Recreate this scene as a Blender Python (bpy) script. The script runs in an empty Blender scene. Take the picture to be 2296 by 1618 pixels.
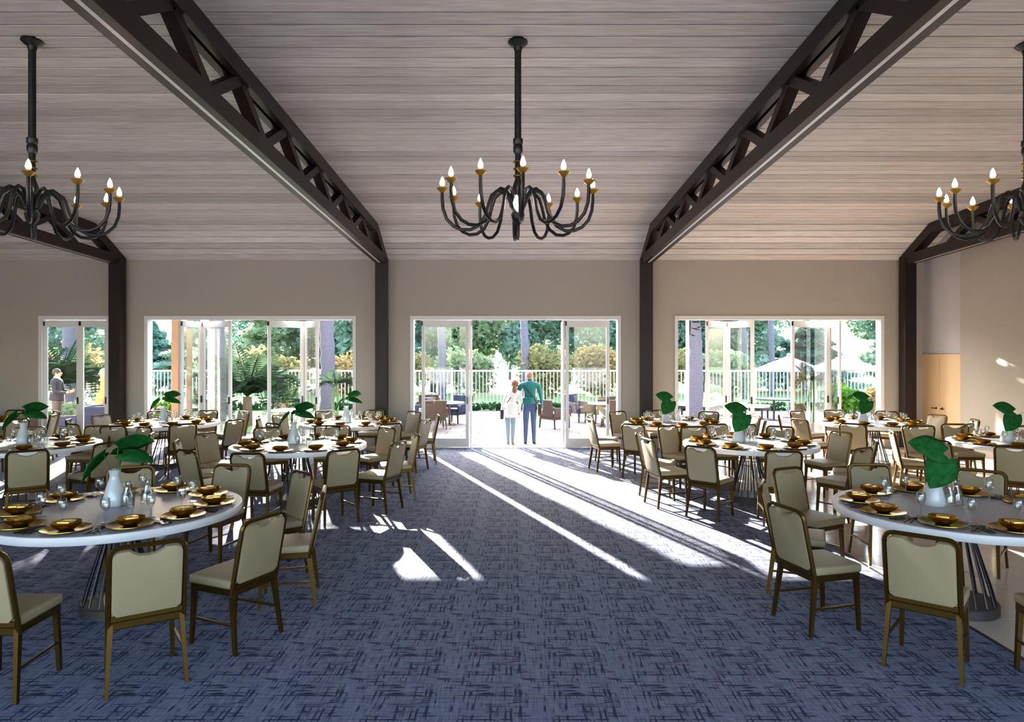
import bpy, bmesh, math, random
from mathutils import Vector, Matrix
random.seed(7)
PI = math.pi
C = bpy.context.scene.collection
sc = bpy.context.scene

# ------------------------------------------------------------------ camera
cam_d = bpy.data.cameras.new('camera')
cam = bpy.data.objects.new('camera', cam_d); C.objects.link(cam)
cam.location = (0, 0, 2.1); cam.rotation_euler = (PI/2, 0, 0)
cam_d.lens = 24.0; cam_d.sensor_width = 36.0
cam_d.shift_x = -2/2296; cam_d.shift_y = -12/2296
cam_d.clip_start = 0.05; cam_d.clip_end = 600
sc.camera = cam

# ------------------------------------------------------------------ sky, sun, exposure
SUN_EL = math.radians(16.5)
sd = Vector((-0.37, 1.0, 0)).normalized()
to_sun = Vector((sd.x*math.cos(SUN_EL), sd.y*math.cos(SUN_EL), math.sin(SUN_EL)))
w = bpy.data.worlds.new('world'); sc.world = w; w.use_nodes = True
wn = w.node_tree.nodes; wl = w.node_tree.links
bg = wn['Background']
sky = wn.new('ShaderNodeTexSky'); sky.sky_type = 'NISHITA'; sky.sun_disc = False
sky.sun_elevation = math.radians(32); sky.sun_rotation = math.radians(-20)
sky.air_density = 1.2; sky.dust_density = 2.5; sky.ozone_density = 1.4
wl.new(sky.outputs[0], bg.inputs[0]); bg.inputs[1].default_value = 1.6
sun_d = bpy.data.lights.new('sun', 'SUN'); sun_d.energy = 54.0; sun_d.angle = math.radians(0.45)
sun_d.color = (1.0, 0.93, 0.81)
sun = bpy.data.objects.new('sun', sun_d); C.objects.link(sun)
sun.rotation_euler = (-to_sun).to_track_quat('-Z', 'Y').to_euler()
sun.location = to_sun*60
vs = sc.view_settings
vs.view_transform = 'Standard'; vs.look = 'None'; vs.gamma = 1.0; vs.use_curve_mapping = False
vs.exposure = 0.35
sc.cycles.max_bounces = 8; sc.cycles.diffuse_bounces = 5; sc.cycles.glossy_bounces = 3
sc.cycles.transmission_bounces = 4; sc.cycles.transparent_max_bounces = 16
sc.cycles.caustics_reflective = False; sc.cycles.caustics_refractive = False
sc.cycles.sample_clamp_indirect = 6.0

# ------------------------------------------------------------------ materials
def srgb(r, g, b):
    f = lambda c: c/12.92 if c <= .04045 else ((c+.055)/1.055)**2.4
    return (f(r/255), f(g/255), f(b/255), 1)
def new_mat(name):
    m = bpy.data.materials.new(name); m.use_nodes = True
    return m, m.node_tree.nodes, m.node_tree.links, m.node_tree.nodes['Principled BSDF']
def plain(name, col, rough=.6, metal=0., noise=0., scale=8., spec=.5, emis=0., bump=0., stretch=(1, 1, 1)):
    m, n, l, b = new_mat(name)
    b.inputs['Base Color'].default_value = col
    b.inputs['Roughness'].default_value = rough; b.inputs['Metallic'].default_value = metal
    b.inputs['Specular IOR Level'].default_value = spec
    if emis:
        b.inputs['Emission Color'].default_value = col; b.inputs['Emission Strength'].default_value = emis
    if noise or bump:
        tc = n.new('ShaderNodeTexCoord'); mp = n.new('ShaderNodeMapping'); nz = n.new('ShaderNodeTexNoise')
        mp.inputs['Scale'].default_value = stretch
        nz.inputs['Scale'].default_value = scale; nz.inputs['Detail'].default_value = 4
        l.new(tc.outputs['Object'], mp.inputs[0]); l.new(mp.outputs[0], nz.inputs['Vector'])
        if noise:
            mx = n.new('ShaderNodeMix'); mx.data_type = 'RGBA'
            mx.inputs['A'].default_value = tuple(c*(1-noise) for c in col[:3])+(1,)
            mx.inputs['B'].default_value = tuple(min(1, c*(1+noise)) for c in col[:3])+(1,)
            l.new(nz.outputs['Fac'], mx.inputs['Factor']); l.new(mx.outputs['Result'], b.inputs['Base Color'])
        if bump:
            bp = n.new('ShaderNodeBump'); bp.inputs['Strength'].default_value = bump; bp.inputs['Distance'].default_value = .01
            l.new(nz.outputs['Fac'], bp.inputs['Height']); l.new(bp.outputs[0], b.inputs['Normal'])
    return m
def glassy(name, tint, gloss=.12, rough=.02, body=0., bodycol=(1, 1, 1, 1)):
    m, n, l, b = new_mat(name); n.remove(b); out = n['Material Output']
    t = n.new('ShaderNodeBsdfTransparent'); t.inputs[0].default_value = tint
    g = n.new('ShaderNodeBsdfGlossy'); g.inputs['Roughness'].default_value = rough
    lw = n.new('ShaderNodeFresnel'); lw.inputs[0].default_value = 1.45
    mx = n.new('ShaderNodeMixShader'); l.new(t.outputs[0], mx.inputs[1]); l.new(g.outputs[0], mx.inputs[2])
    mt = n.new('ShaderNodeMath'); mt.operation = 'MULTIPLY_ADD'; mt.inputs[1].default_value = .5; mt.inputs[2].default_value = gloss*.3
    l.new(lw.outputs[0], mt.inputs[0]); l.new(mt.outputs[0], mx.inputs[0]); last = mx
    if body:
        d = n.new('ShaderNodeBsdfDiffuse'); d.inputs[0].default_value = bodycol
        m2 = n.new('ShaderNodeMixShader'); m2.inputs[0].default_value = body
        l.new(mx.outputs[0], m2.inputs[1]); l.new(d.outputs[0], m2.inputs[2]); last = m2
    l.new(last.outputs[0], out.inputs[0])
    return m
def leafy(name, col, trans=.45, var=.35, scale=3.):
    m, n, l, b = new_mat(name); n.remove(b); out = n['Material Output']
    tc = n.new('ShaderNodeTexCoord'); nz = n.new('ShaderNodeTexNoise'); nz.inputs['Scale'].default_value = scale
    l.new(tc.outputs['Object'], nz.inputs['Vector'])
    rp = n.new('ShaderNodeValToRGB'); rp.color_ramp.elements[0].position = .3; rp.color_ramp.elements[1].position = .7
    rp.color_ramp.elements[0].color = tuple(c*(1-var) for c in col[:3])+(1,)
    rp.color_ramp.elements[1].color = tuple(min(1, c*(1+var)) for c in col[:3])+(1,)
    l.new(nz.outputs['Fac'], rp.inputs[0])
    d = n.new('ShaderNodeBsdfDiffuse'); t = n.new('ShaderNodeBsdfTranslucent'); mx = n.new('ShaderNodeMixShader')
    mx.inputs[0].default_value = trans
    l.new(rp.outputs[0], d.inputs[0]); l.new(rp.outputs[0], t.inputs[0])
    l.new(d.outputs[0], mx.inputs[1]); l.new(t.outputs[0], mx.inputs[2]); l.new(mx.outputs[0], out.inputs[0])
    return m
M = {}
M['wall'] = plain('wall_paint', srgb(172, 162, 150), .75, noise=.03, scale=2)
M['niche'] = plain('niche_paint', srgb(188, 182, 182), .75)
M['white'] = plain('white_frame', srgb(226, 222, 218), .45)
M['steel'] = plain('dark_brown_steel', srgb(30, 18, 15), .45, .0, noise=.3, scale=5, spec=.3)
M['strip'] = plain('pale_metal_strip', srgb(226, 224, 222), .3, .2, noise=.25, scale=6, stretch=(1, 4, 1))
M['black'] = plain('black_iron', srgb(17, 15, 15), .4, .1)
M['gold'] = plain('polished_gold', srgb(168, 134, 46), .28, 1., noise=.15, scale=20)
M['brass'] = plain('brass', srgb(205, 160, 70), .35, .8)
M['bulb'] = plain('lit_bulb', (1, .84, .64, 1), .5, emis=42)
M['hub_glint'] = plain('hub_glint_glow', (1, .97, .93, 1), .5, emis=9)  # glow that imitates a highlight on the centre hub, not a lamp
M['fabric'] = plain('beige_vinyl', srgb(143, 129, 102), .55, noise=.05, scale=30)
M['frame'] = plain('antique_gold_frame', srgb(78, 58, 18), .36, .8, noise=.2, scale=9)
M['top'] = plain('shaded_white_laminate', srgb(164, 160, 166), .42)  # white tabletop darkened: dim light from the ceiling put into the colour
M['edge'] = plain('skylit_white_laminate', srgb(222, 222, 228), .4)  # same white table, lighter: sky light on the rim put into the colour
M['rod'] = plain('dark_wire', srgb(44, 44, 52), .35, .6)
M['drum'] = plain('dark_base', srgb(42, 39, 41), .55)
M['cutlery'] = plain('black_cutlery', srgb(18, 17, 19), .35, .0)
M['glass'] = glassy('clear_glass', (.95, .97, .97, 1), .25)
M['pane'] = glassy('window_pane', (.95, .97, .96, 1), .1)
M['vase'] = glassy('frosted_vase', (.9, .94, .97, 1), .3, .15, .62, srgb(218, 224, 232))
M['leaf'] = leafy('glossy_leaf', srgb(38, 98, 50), .2, .3, 14)
M['stem'] = plain('stem_green', srgb(70, 104, 56), .6)
M['oak'] = plain('light_oak', srgb(222, 186, 142), .5, noise=.16, scale=5, stretch=(1, 14, .5))
M['handle'] = plain('dark_handle', srgb(60, 55, 52), .35, .7)
M['backing'] = plain('ceiling_backing', srgb(70, 62, 57), .9)
M['terrace'] = plain('terrace_paving', srgb(138, 119, 112), .8, noise=.3, scale=.8)
M['forecourt'] = plain('forecourt_paving', srgb(205, 196, 190), .8, noise=.15, scale=.8)
M['lawn'] = plain('lawn_grass', srgb(84, 118, 58), .9, noise=.35, scale=3)
M['fence'] = plain('white_fence', srgb(232, 234, 232), .5)
M['trunk'] = plain('palm_trunk', srgb(104, 98, 108), .9, noise=.4, scale=9, bump=.6, stretch=(1, 1, 5))
M['bark'] = plain('bark', srgb(96, 82, 70), .9, noise=.3)
M['timber'] = plain('tan_timber', srgb(112, 84, 58), .6, noise=.15, scale=4, stretch=(8, 8, 1))
M['greyblue'] = plain('grey_post', srgb(150, 150, 158), .6)
M['wicker'] = plain('brown_wicker', srgb(58, 42, 34), .7, noise=.3, scale=60)
M['navy'] = plain('navy_cloth', srgb(28, 34, 66), .8, noise=.15, scale=10)
M['cushion'] = plain('white_cushion', srgb(232, 228, 224), .8)
M['canopy'] = plain('pale_canvas', srgb(168, 164, 178), .8)
M['pot'] = plain('pale_pot', srgb(190, 176, 162), .7, noise=.1)
for k, c in dict(pine=(126, 150, 130), fir=(104, 134, 118), olive=(140, 136, 92), ochre=(158, 138, 94), mid=(136, 152, 116), palm=(44, 60, 44), bright=(92, 132, 54), hedge=(52, 82, 50)).items():
    M[k] = leafy(k+'_foliage', srgb(*c), .4, .4, .9 if k in ('pine', 'fir', 'mid') else 3)
M['pink'] = plain('pink_petals', srgb(222, 120, 196), .7)
M['skin'] = plain('skin', srgb(204, 150, 122), .6)
M['teal'] = plain('teal_cloth', srgb(28, 108, 108), .8, noise=.1, scale=20)
M['denim'] = plain('denim', srgb(62, 82, 120), .85, noise=.2, scale=25)
M['paledenim'] = plain('pale_denim', srgb(126, 148, 168), .85, noise=.2, scale=25)
M['blouse'] = plain('white_blouse', srgb(232, 224, 224), .8)
M['shoe'] = plain('dark_shoe', srgb(32, 32, 40), .6)
M['sandal'] = plain('tan_sandal', srgb(176, 128, 96), .7)
M['blackcloth'] = plain('black_cloth', srgb(38, 36, 46), .8)
M['greytrouser'] = plain('grey_trousers', srgb(88, 76, 78), .8)
M['coat'] = plain('camel_coat', srgb(188, 140, 82), .8, noise=.1)
M['hair_brown'] = plain('brown_hair', srgb(124, 84, 54), .6, noise=.3, scale=40)
M['hair_dark'] = plain('dark_hair', srgb(48, 38, 34), .6)
M['hair_grey'] = plain('grey_hair', srgb(150, 116, 96), .7)
M['hair_blond'] = plain('blond_hair', srgb(206, 172, 130), .6)
M['eye'] = plain('dark_eye', srgb(30, 24, 22), .3)
M['lip'] = plain('lip', srgb(170, 96, 88), .5)
M['bag'] = plain('dark_bag', srgb(36, 34, 38), .7)

# whitewashed ceiling boards
def plank_mat():
    m, n, l, b = new_mat('whitewashed_board')
    tc = n.new('ShaderNodeTexCoord'); mp = n.new('ShaderNodeMapping'); mp.inputs['Scale'].default_value = (.55, 9, 9)
    oi = n.new('ShaderNodeObjectInfo')
    ad = n.new('ShaderNodeVectorMath'); ad.operation = 'ADD'
    cb = n.new('ShaderNodeCombineXYZ'); mu = n.new('ShaderNodeMath'); mu.operation = 'MULTIPLY'; mu.inputs[1].default_value = 60
    l.new(oi.outputs['Random'], mu.inputs[0]); l.new(mu.outputs[0], cb.inputs[0])
    l.new(tc.outputs['Object'], ad.inputs[0]); l.new(cb.outputs[0], ad.inputs[1]); l.new(ad.outputs[0], mp.inputs[0])
    nz = n.new('ShaderNodeTexNoise'); nz.inputs['Scale'].default_value = 3; nz.inputs['Detail'].default_value = 6; nz.inputs['Roughness'].default_value = .65
    l.new(mp.outputs[0], nz.inputs['Vector'])
    rp = n.new('ShaderNodeValToRGB')
    rp.color_ramp.elements[0].position = .25; rp.color_ramp.elements[0].color = srgb(184, 173, 163)
    rp.color_ramp.elements[1].position = .7; rp.color_ramp.elements[1].color = srgb(236, 228, 219)
    l.new(nz.outputs['Fac'], rp.inputs[0])
    hs = n.new('ShaderNodeHueSaturation'); mr = n.new('ShaderNodeMapRange')
    mr.inputs['To Min'].default_value = .74; mr.inputs['To Max'].default_value = 1.14
    l.new(oi.outputs['Random'], mr.inputs['Value']); l.new(mr.outputs[0], hs.inputs['Value'])
    l.new(rp.outputs[0], hs.inputs['Color']); l.new(hs.outputs[0], b.inputs['Base Color'])
    b.inputs['Roughness'].default_value = .48; b.inputs['Specular IOR Level'].default_value = .4
    return m
M['plank'] = plank_mat()

def carpet_mat():
    m, n, l, b = new_mat('woven_blue_carpet')
    tc = n.new('ShaderNodeTexCoord'); sp = n.new('ShaderNodeSeparateXYZ'); l.new(tc.outputs['Object'], sp.inputs[0])
    def fr(sock, per):
        d = n.new('ShaderNodeMath'); d.operation = 'DIVIDE'; d.inputs[1].default_value = per; l.new(sock, d.inputs[0])
        f = n.new('ShaderNodeMath'); f.operation = 'FRACT'; l.new(d.outputs[0], f.inputs[0]); return f.outputs[0]
    u = fr(sp.outputs[0], .556); v = fr(sp.outputs[1], .556)
    def streak(su, sv, seed, lo, hi):
        cb = n.new('ShaderNodeCombineXYZ')
        for s, k, i in ((u, su, 0), (v, sv, 1)):
            mm = n.new('ShaderNodeMath'); mm.operation = 'MULTIPLY'; mm.inputs[1].default_value = k; l.new(s, mm.inputs[0]); l.new(mm.outputs[0], cb.inputs[i])
        cb.inputs[2].default_value = seed
        nz = n.new('ShaderNodeTexNoise'); nz.inputs['Scale'].default_value = 1; nz.inputs['Detail'].default_value = 0
        l.new(cb.outputs[0], nz.inputs['Vector'])
        mr = n.new('ShaderNodeMapRange'); mr.inputs['From Min'].default_value = lo; mr.inputs['From Max'].default_value = hi
        l.new(nz.outputs['Fac'], mr.inputs['Value']); return mr.outputs[0]
    a = streak(2.2, 30, 3.3, .565, .65); c = streak(30, 2.2, 8.1, .565, .65); gate = streak(7, 7, 1.7, .3, .55)
    mx = n.new('ShaderNodeMath'); mx.operation = 'MAXIMUM'; l.new(a, mx.inputs[0]); l.new(c, mx.inputs[1])
    ga = n.new('ShaderNodeMath'); ga.operation = 'MULTIPLY'; l.new(mx.outputs[0], ga.inputs[0]); l.new(gate, ga.inputs[1])
    # fine non-repeating weave
    def weave(sx, sy):
        mp = n.new('ShaderNodeMapping'); mp.inputs['Scale'].default_value = (sx, sy, 1); l.new(tc.outputs['Object'], mp.inputs[0])
        nz = n.new('ShaderNodeTexNoise'); nz.inputs['Scale'].default_value = 1; nz.inputs['Detail'].default_value = 3
        l.new(mp.outputs[0], nz.inputs['Vector']); return nz.outputs['Fac']
    w1 = weave(90, 5); w2 = weave(6, 90)
    av = n.new('ShaderNodeMath'); av.operation = 'ADD'; l.new(w1, av.inputs[0]); l.new(w2, av.inputs[1])
    m1 = n.new('ShaderNodeMapRange'); m1.inputs['From Min'].default_value = .7; m1.inputs['From Max'].default_value = 1.3; l.new(av.outputs[0], m1.inputs['Value'])
    cm = n.new('ShaderNodeMix'); cm.data_type = 'RGBA'; cm.inputs['A'].default_value = srgb(84, 91, 114); cm.inputs['B'].default_value = srgb(132, 138, 160)
    l.new(m1.outputs[0], cm.inputs['Factor'])
    c2 = n.new('ShaderNodeMix'); c2.data_type = 'RGBA'; c2.inputs['B'].default_value = srgb(50, 56, 82)
    l.new(cm.outputs['Result'], c2.inputs['A']); l.new(ga.outputs[0], c2.inputs['Factor'])
    l.new(c2.outputs['Result'], b.inputs['Base Color']); b.inputs['Roughness'].default_value = .95
    b.inputs['Specular IOR Level'].default_value = .12
    bp = n.new('ShaderNodeBump'); bp.inputs['Strength'].default_value = .25; bp.inputs['Distance'].default_value = .01
    l.new(av.outputs[0], bp.inputs['Height']); l.new(bp.outputs[0], b.inputs['Normal'])
    return m
M['carpet'] = carpet_mat()
M['tile'] = plain('pale_stone_tile', srgb(206, 190, 178), .14, noise=.08, scale=2.5)
M['grout'] = plain('grout', srgb(150, 138, 128), .8)

# ------------------------------------------------------------------ mesh helpers
class MB:
    def __init__(s): s.v = []; s.f = []
    def add(s, vs_, fs_):
        o = len(s.v); s.v += [tuple(p) for p in vs_]; s.f += [tuple(i+o for i in f) for f in fs_]; return s
    def box(s, x0, x1, y0, y1, z0, z1):
        return s.add([(x0,y0,z0),(x1,y0,z0),(x1,y1,z0),(x0,y1,z0),(x0,y0,z1),(x1,y0,z1),(x1,y1,z1),(x0,y1,z1)],
                     [(3,2,1,0),(4,5,6,7),(0,1,5,4),(1,2,6,5),(2,3,7,6),(3,0,4,7)])
    def beam(s, p, q, w_, h_, up=(0,0,1), w2=None, h2=None):
        p = Vector(p); q = Vector(q); d = (q-p).normalized(); u = Vector(up)
        sx = d.cross(u)
        if sx.length < 1e-4: sx = d.cross(Vector((0,1,0)))
        sx.normalize(); sz = sx.cross(d).normalized()
        w2 = w2 or w_; h2 = h2 or h_
        vs_ = []
        for c, a, b in ((p, w_/2, h_/2), (q, w2/2, h2/2)):
            vs_ += [c-sx*a-sz*b, c+sx*a-sz*b, c+sx*a+sz*b, c-sx*a+sz*b]
        return s.add(vs_, [(0,1,2,3),(7,6,5,4),(0,4,5,1),(1,5,6,2),(2,6,7,3),(3,7,4,0)])
    def tube(s, pts, r, n=8, closed=False, cap=True):
        pts = [Vector(p) for p in pts]; m = len(pts); rs = r if isinstance(r, (list, tuple)) else [r]*m
        vs_ = []; ref = None
        for i, p in enumerate(pts):
            a = pts[(i-1) % m] if (closed or i > 0) else p
            b = pts[(i+1) % m] if (closed or i < m-1) else p
            t = (b-a).normalized()
            if ref is None:
                ref = Vector((0,0,1)) if abs(t.z) < .9 else Vector((1,0,0))
            x = (ref - t*ref.dot(t))
            if x.length < 1e-5: x = t.orthogonal()
            x.normalize(); ref = x; y = t.cross(x)
            for k in range(n):
                an = 2*PI*k/n; vs_.append(p + (x*math.cos(an)+y*math.sin(an))*rs[i])
        fs_ = []
        for i in range(m if closed else m-1):
            j = (i+1) % m
            for k in range(n):
                fs_.append((i*n+k, i*n+(k+1) % n, j*n+(k+1) % n, j*n+k))
        if cap and not closed:
            fs_.append(tuple(range(n-1, -1, -1))); fs_.append(tuple((m-1)*n+k for k in range(n)))
        return s.add(vs_, fs_)
    def lathe(s, prof, n=24, c=(0,0,0)):
        vs_ = []; idx = []
        for r, z in prof:
            if r < 1e-5: idx.append([len(vs_)]*n); vs_.append((c[0], c[1], c[2]+z))
            else:
                idx.append(list(range(len(vs_), len(vs_)+n)))
                vs_ += [(c[0]+r*math.cos(2*PI*k/n), c[1]+r*math.sin(2*PI*k/n), c[2]+z) for k in range(n)]
        fs_ = []
        for a, b in zip(idx, idx[1:]):
            for k in range(n):
                f = [a[k], a[(k+1) % n], b[(k+1) % n], b[k]]; g = []
                for q in f:
                    if q not in g: g.append(q)
                if len(g) > 2: fs_.append(tuple(g))
        return s.add(vs_, fs_)
    def ball(s, c, rx, ry=None, rz=None, n=10, m=6):
        ry = ry or rx; rz = rz or rx; o = len(s.v)
        s.lathe([(math.sin(PI*i/m), -math.cos(PI*i/m)) for i in range(m+1)], n)
        for i in range(o, len(s.v)):
            x, y, z = s.v[i]; s.v[i] = (c[0]+x*rx, c[1]+y*ry, c[2]+z*rz)
        return s
    def prism(s, poly, fn0, fn1):
        n = len(poly)
        vs_ = [fn0(*p) for p in poly] + [fn1(*p) for p in poly]
        return s.add(vs_, [tuple(range(n-1,-1,-1)), tuple(range(n, 2*n))] + [(i, (i+1) % n, n+(i+1) % n, n+i) for i in range(n)])
    def mesh(s, name, mat=None, smooth=False, bevel=0, seg=2, fix=True):
        me = bpy.data.meshes.new(name); me.from_pydata(s.v, [], s.f)
        if bevel or fix:
            bm = bmesh.new(); bm.from_mesh(me)
            if fix: bmesh.ops.recalc_face_normals(bm, faces=bm.faces)
            if bevel: bmesh.ops.bevel(bm, geom=bm.edges[:], offset=bevel, segments=seg, profile=.6, affect='EDGES', clamp_overlap=True)
            bm.to_mesh(me); bm.free()
        if smooth:
            me.polygons.foreach_set('use_smooth', [True]*len(me.polygons))
            if smooth != 'all': me.set_sharp_from_angle(angle=math.radians(40))
        if mat: me.materials.append(M[mat])
        return me
    def build(s, name, mat, parent=None, **k):
        return put(name, s.mesh(name, mat, **k), parent)
def put(name, me, parent=None):
    o = bpy.data.objects.new(name, me); C.objects.link(o)
    if parent: o.parent = parent
    return o
def tag(o, label=None, cat=None, group=None, kind=None):
    if label: o['label'] = label
    if cat: o['category'] = cat
    if group: o['group'] = group
    if kind: o['kind'] = kind
    return o
def thing(name, loc=(0,0,0), rz=0, label=None, cat=None, group=None, kind=None):
    o = bpy.data.objects.new(name, None); C.objects.link(o); o.empty_display_size = .1
    o.location = loc; o.rotation_euler = (0, 0, rz)
    return tag(o, label, cat, group, kind)
def dup(root, loc, rz, label=None):
    r = root.copy(); C.objects.link(r); r.location = loc; r.rotation_euler = (0, 0, rz)
    if label: r['label'] = label
    for ch in KIDS[root.name]:
        c = ch.copy(); C.objects.link(c); c.parent = r
        for g in KIDS.get(ch.name, ()):
            d = g.copy(); C.objects.link(d); d.parent = c
    return r
KIDS = {}
def note_kids():
    KIDS.clear()
    for o in C.objects:
        if o.parent: KIDS.setdefault(o.parent.name, []).append(o)

# ------------------------------------------------------------------ room shell
YB = 15.5; XL, XR = -15.0, 9.3; YF = -4.5
def ceil_z(y): return 4.27 + (YB-y)*(.61/1.2) if y > 14.3 else 4.88 + .045*(14.3-y)
# floors
o = MB().box(XL, 3.54, YF, YB+.12, -.12, 0).build('floor', 'carpet'); tag(o, kind='structure')
o = MB().box(3.54, XR, YF, YB+.12, -.12, -.006).build('floor_tiled', 'grout'); tag(o, kind='structure')
tm = MB().box(.004, .856, .004, .856, -.02, 0).mesh('floor_tile', 'tile')
nx = int((XR-3.54)/.86)+1
for i in range(nx):
    for j in range(-2, 16):
        x0 = 3.54+i*.86; y0 = 2.0+j*.86
        t = put('floor_tile', tm, o); t.location = (x0, y0, 0)
        if x0+.86 > XR: t.scale = ((XR-x0)/.86, 1, 1)
o = MB().box(3.52, 3.55, YF, YB, 0, .004).build('trim_1', 'handle'); tag(o, kind='structure')
# back wall with openings
OPEN = [(-10.76, -9.14), (-8.36, -3.56), (-2.33, 2.45), (3.67, 8.42)]
wb = MB(); T0, T1 = YB, YB+.2; HZ = 3.0
x = XL
for a, b in OPEN:
    wb.box(x, a, T0, T1, 0, 4.4); wb.box(a, b, T0, T1, HZ, 4.4); x = b
wb.box(x, XR+.2, T0, T1, 0, 4.4)
tag(wb.build('wall_back', 'wall'), kind='structure')
tag(MB().box(XL-.2, XL, YF, YB+.2, 0, 6).build('wall_left', 'wall'), kind='structure')
wr = MB().box(XR, XR+.2, 14.1, YB+.2, 2.12, 6).build('wall_right_niche', 'niche'); tag(wr, kind='structure')
tag(MB().box(XR-.06, XR+.2, YF, 14.1, 0, 6).build('wall_right', 'wall'), kind='structure')
wf = MB(); HF = 4.1
xs = [XL, -9, -3, 3, XR]
for a, b in zip(xs, xs[1:]):
    wf.box(a-.2, a+.2, YF-.2, YF, 0, 6)
    wf.box(a+.2, b-.2, YF-.2, YF, HF, 6)
wf.box(XR-.2, XR+.2, YF-.2, YF, 0, 6)
tag(wf.build('wall_front', 'wall'), kind='structure')
# ceiling: backing shell plus boards
cb = MB()
prof = [(YB+.2, 4.27-.1), (14.3, 4.88), (YF-.2, ceil_z(YF-.2))]
vv = []
for y, z in prof: vv += [(XL-.2, y, z+.03), (XR+.2, y, z+.03), (XL-.2, y, z+.15), (XR+.2, y, z+.15)]
cb.add(vv, [(0,1,5,4),(4,5,9,8),(2,6,7,3),(6,10,11,7),(0,4,6,2),(4,8,10,6),(1,3,7,5),(5,7,11,9),(0,2,3,1),(8,9,11,10)])
ceiling = cb.build('ceiling', 'backing'); tag(ceiling, kind='structure')
PW = .218
pm = MB().box(XL, XR, -PW+.022, 0, 0, .03).mesh('ceiling_board', 'plank', bevel=.004, seg=1)
def boards(ya, za, yb, zb):
    L = math.hypot(yb-ya, zb-za); ang = math.atan2(zb-za, -(yb-ya)); n = int(L/PW)+1
    for i in range(n):
        t = i*PW/L
        p = put('ceiling_board', pm, ceiling); p.location = (0, ya+(yb-ya)*t, za+(zb-za)*t + random.uniform(-.002, .002))
        p.rotation_euler = (-ang, 0, 0)
boards(YB, 4.27, 14.3, 4.88); boards(14.3, 4.88, YF, ceil_z(YF))
# skirting boards
tag(MB().box(XR-.085, XR-.06, YF, 14.1, 0, .1).build('baseboard_right', 'white'), kind='structure')
sk = MB(); x = XL
for a, b in OPEN: sk.box(x, a-.09, YB-.02, YB, 0, .1); x = b+.09
sk.box(x, XR, YB-.02, YB, 0, .1)
tag(sk.build('baseboard_back', 'wall'), kind='structure')
# timber double door in the right wall niche
dr = thing('door_1', (XR-.02, 14.85, 0), 0, kind='structure')
for y0, y1, hy in ((-.73, -.004, -.1), (.004, .63, .1)):
    lf = MB().box(0, .05, y0, y1, .01, 2.1).build('door_leaf', 'oak', dr)
    MB().tube([(-.0, hy, .95), (-.05, hy, .95), (-.05, hy+(.11 if hy < 0 else -.11)*-1, .95)], .011, 6).ball((-.012, hy, .95), .012, .026, .026).build('door_handle', 'handle', lf, smooth=True)
MB().box(-.01, .06, -.76, -.73, 0, 2.13).box(-.01, .06, -.73, .63, 2.1, 2.13).build('door_frame', 'oak', dr)

# ------------------------------------------------------------------ glazed doors in the back wall
nd = [1]
def leaf(p0, p1, kick=.2):
    nd[0] += 1
    dx, dy = p1[0]-p0[0], p1[1]-p0[1]; L = math.hypot(dx, dy)
    r = thing('door_%d' % nd[0], (p0[0], p0[1], 0), math.atan2(dy, dx), kind='structure')
    th = .024; sw = .075; zt = 2.9; zb = .02
    MB().box(0, sw, -th, th, zb, zt).build('stile', 'white', r); MB().box(L-sw, L, -th, th, zb, zt).build('stile', 'white', r)
    MB().box(sw, L-sw, -th, th, zt-.15, zt).build('top_rail', 'white', r)
    MB().box(sw, L-sw, -th, th, zb, zb+kick).build('bottom_rail', 'white', r)
    MB().box(sw, L-sw, -.004, .004, zb+kick, zt-.15).build('glass_pane', 'pane', r)
    MB().box(L-.05, L-.025, -.05, -th, 1.0, 1.16).build('handle', 'handle', r)
    MB().box(-.02, .03, -.034, -th, 2.78, 2.88).build('hinge', 'handle', r)
YD = YB+.06
for i, (a, b) in enumerate(OPEN):
    t = thing('trim_%d' % (i+2), ((a+b)/2, YB, 0), 0, kind='structure'); h = (b-a)/2
    for s in (-1, 1):
        xa, xb = sorted((s*h, s*(h-.075))); MB().box(xa, xb, -.025, .2, 0, HZ).build('jamb', 'white', t)
    MB().box(-h+.075, h-.075, -.025, .2, HZ-.085, HZ).build('head', 'white', t)
    MB().box(-h+.075, h-.075, 0, .2, -.01, .015).build('sill', 'strip', t)
Q = lambda px, d: ((px-1150)/1530*d, d)
leaf((-10.68, YD), (-9.86, YD)); leaf((-9.86, YD), (-9.22, YD))
leaf(Q(405, YD), Q(452, 16.1)); leaf(Q(455, 16.12), Q(519, YD))
leaf(Q(600, YD), Q(681, 16.0)); leaf(Q(683, 16.02), Q(714, YD))
leaf((-2.08, YD), (-1.0, YD)); leaf((-.965, YD+.03), (-.99, 16.2))
leaf((1.2, YD), (2.2, YD)); leaf((1.16, YD+.03), (1.19, 16.5))
leaf(Q(1583, YD), Q(1627, 16.1)); leaf(Q(1630, 16.12), Q(1690, YD))
leaf(Q(1774, YD), Q(1856, 16.05)); leaf(Q(1858, 16.07), Q(1884, YD))

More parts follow.
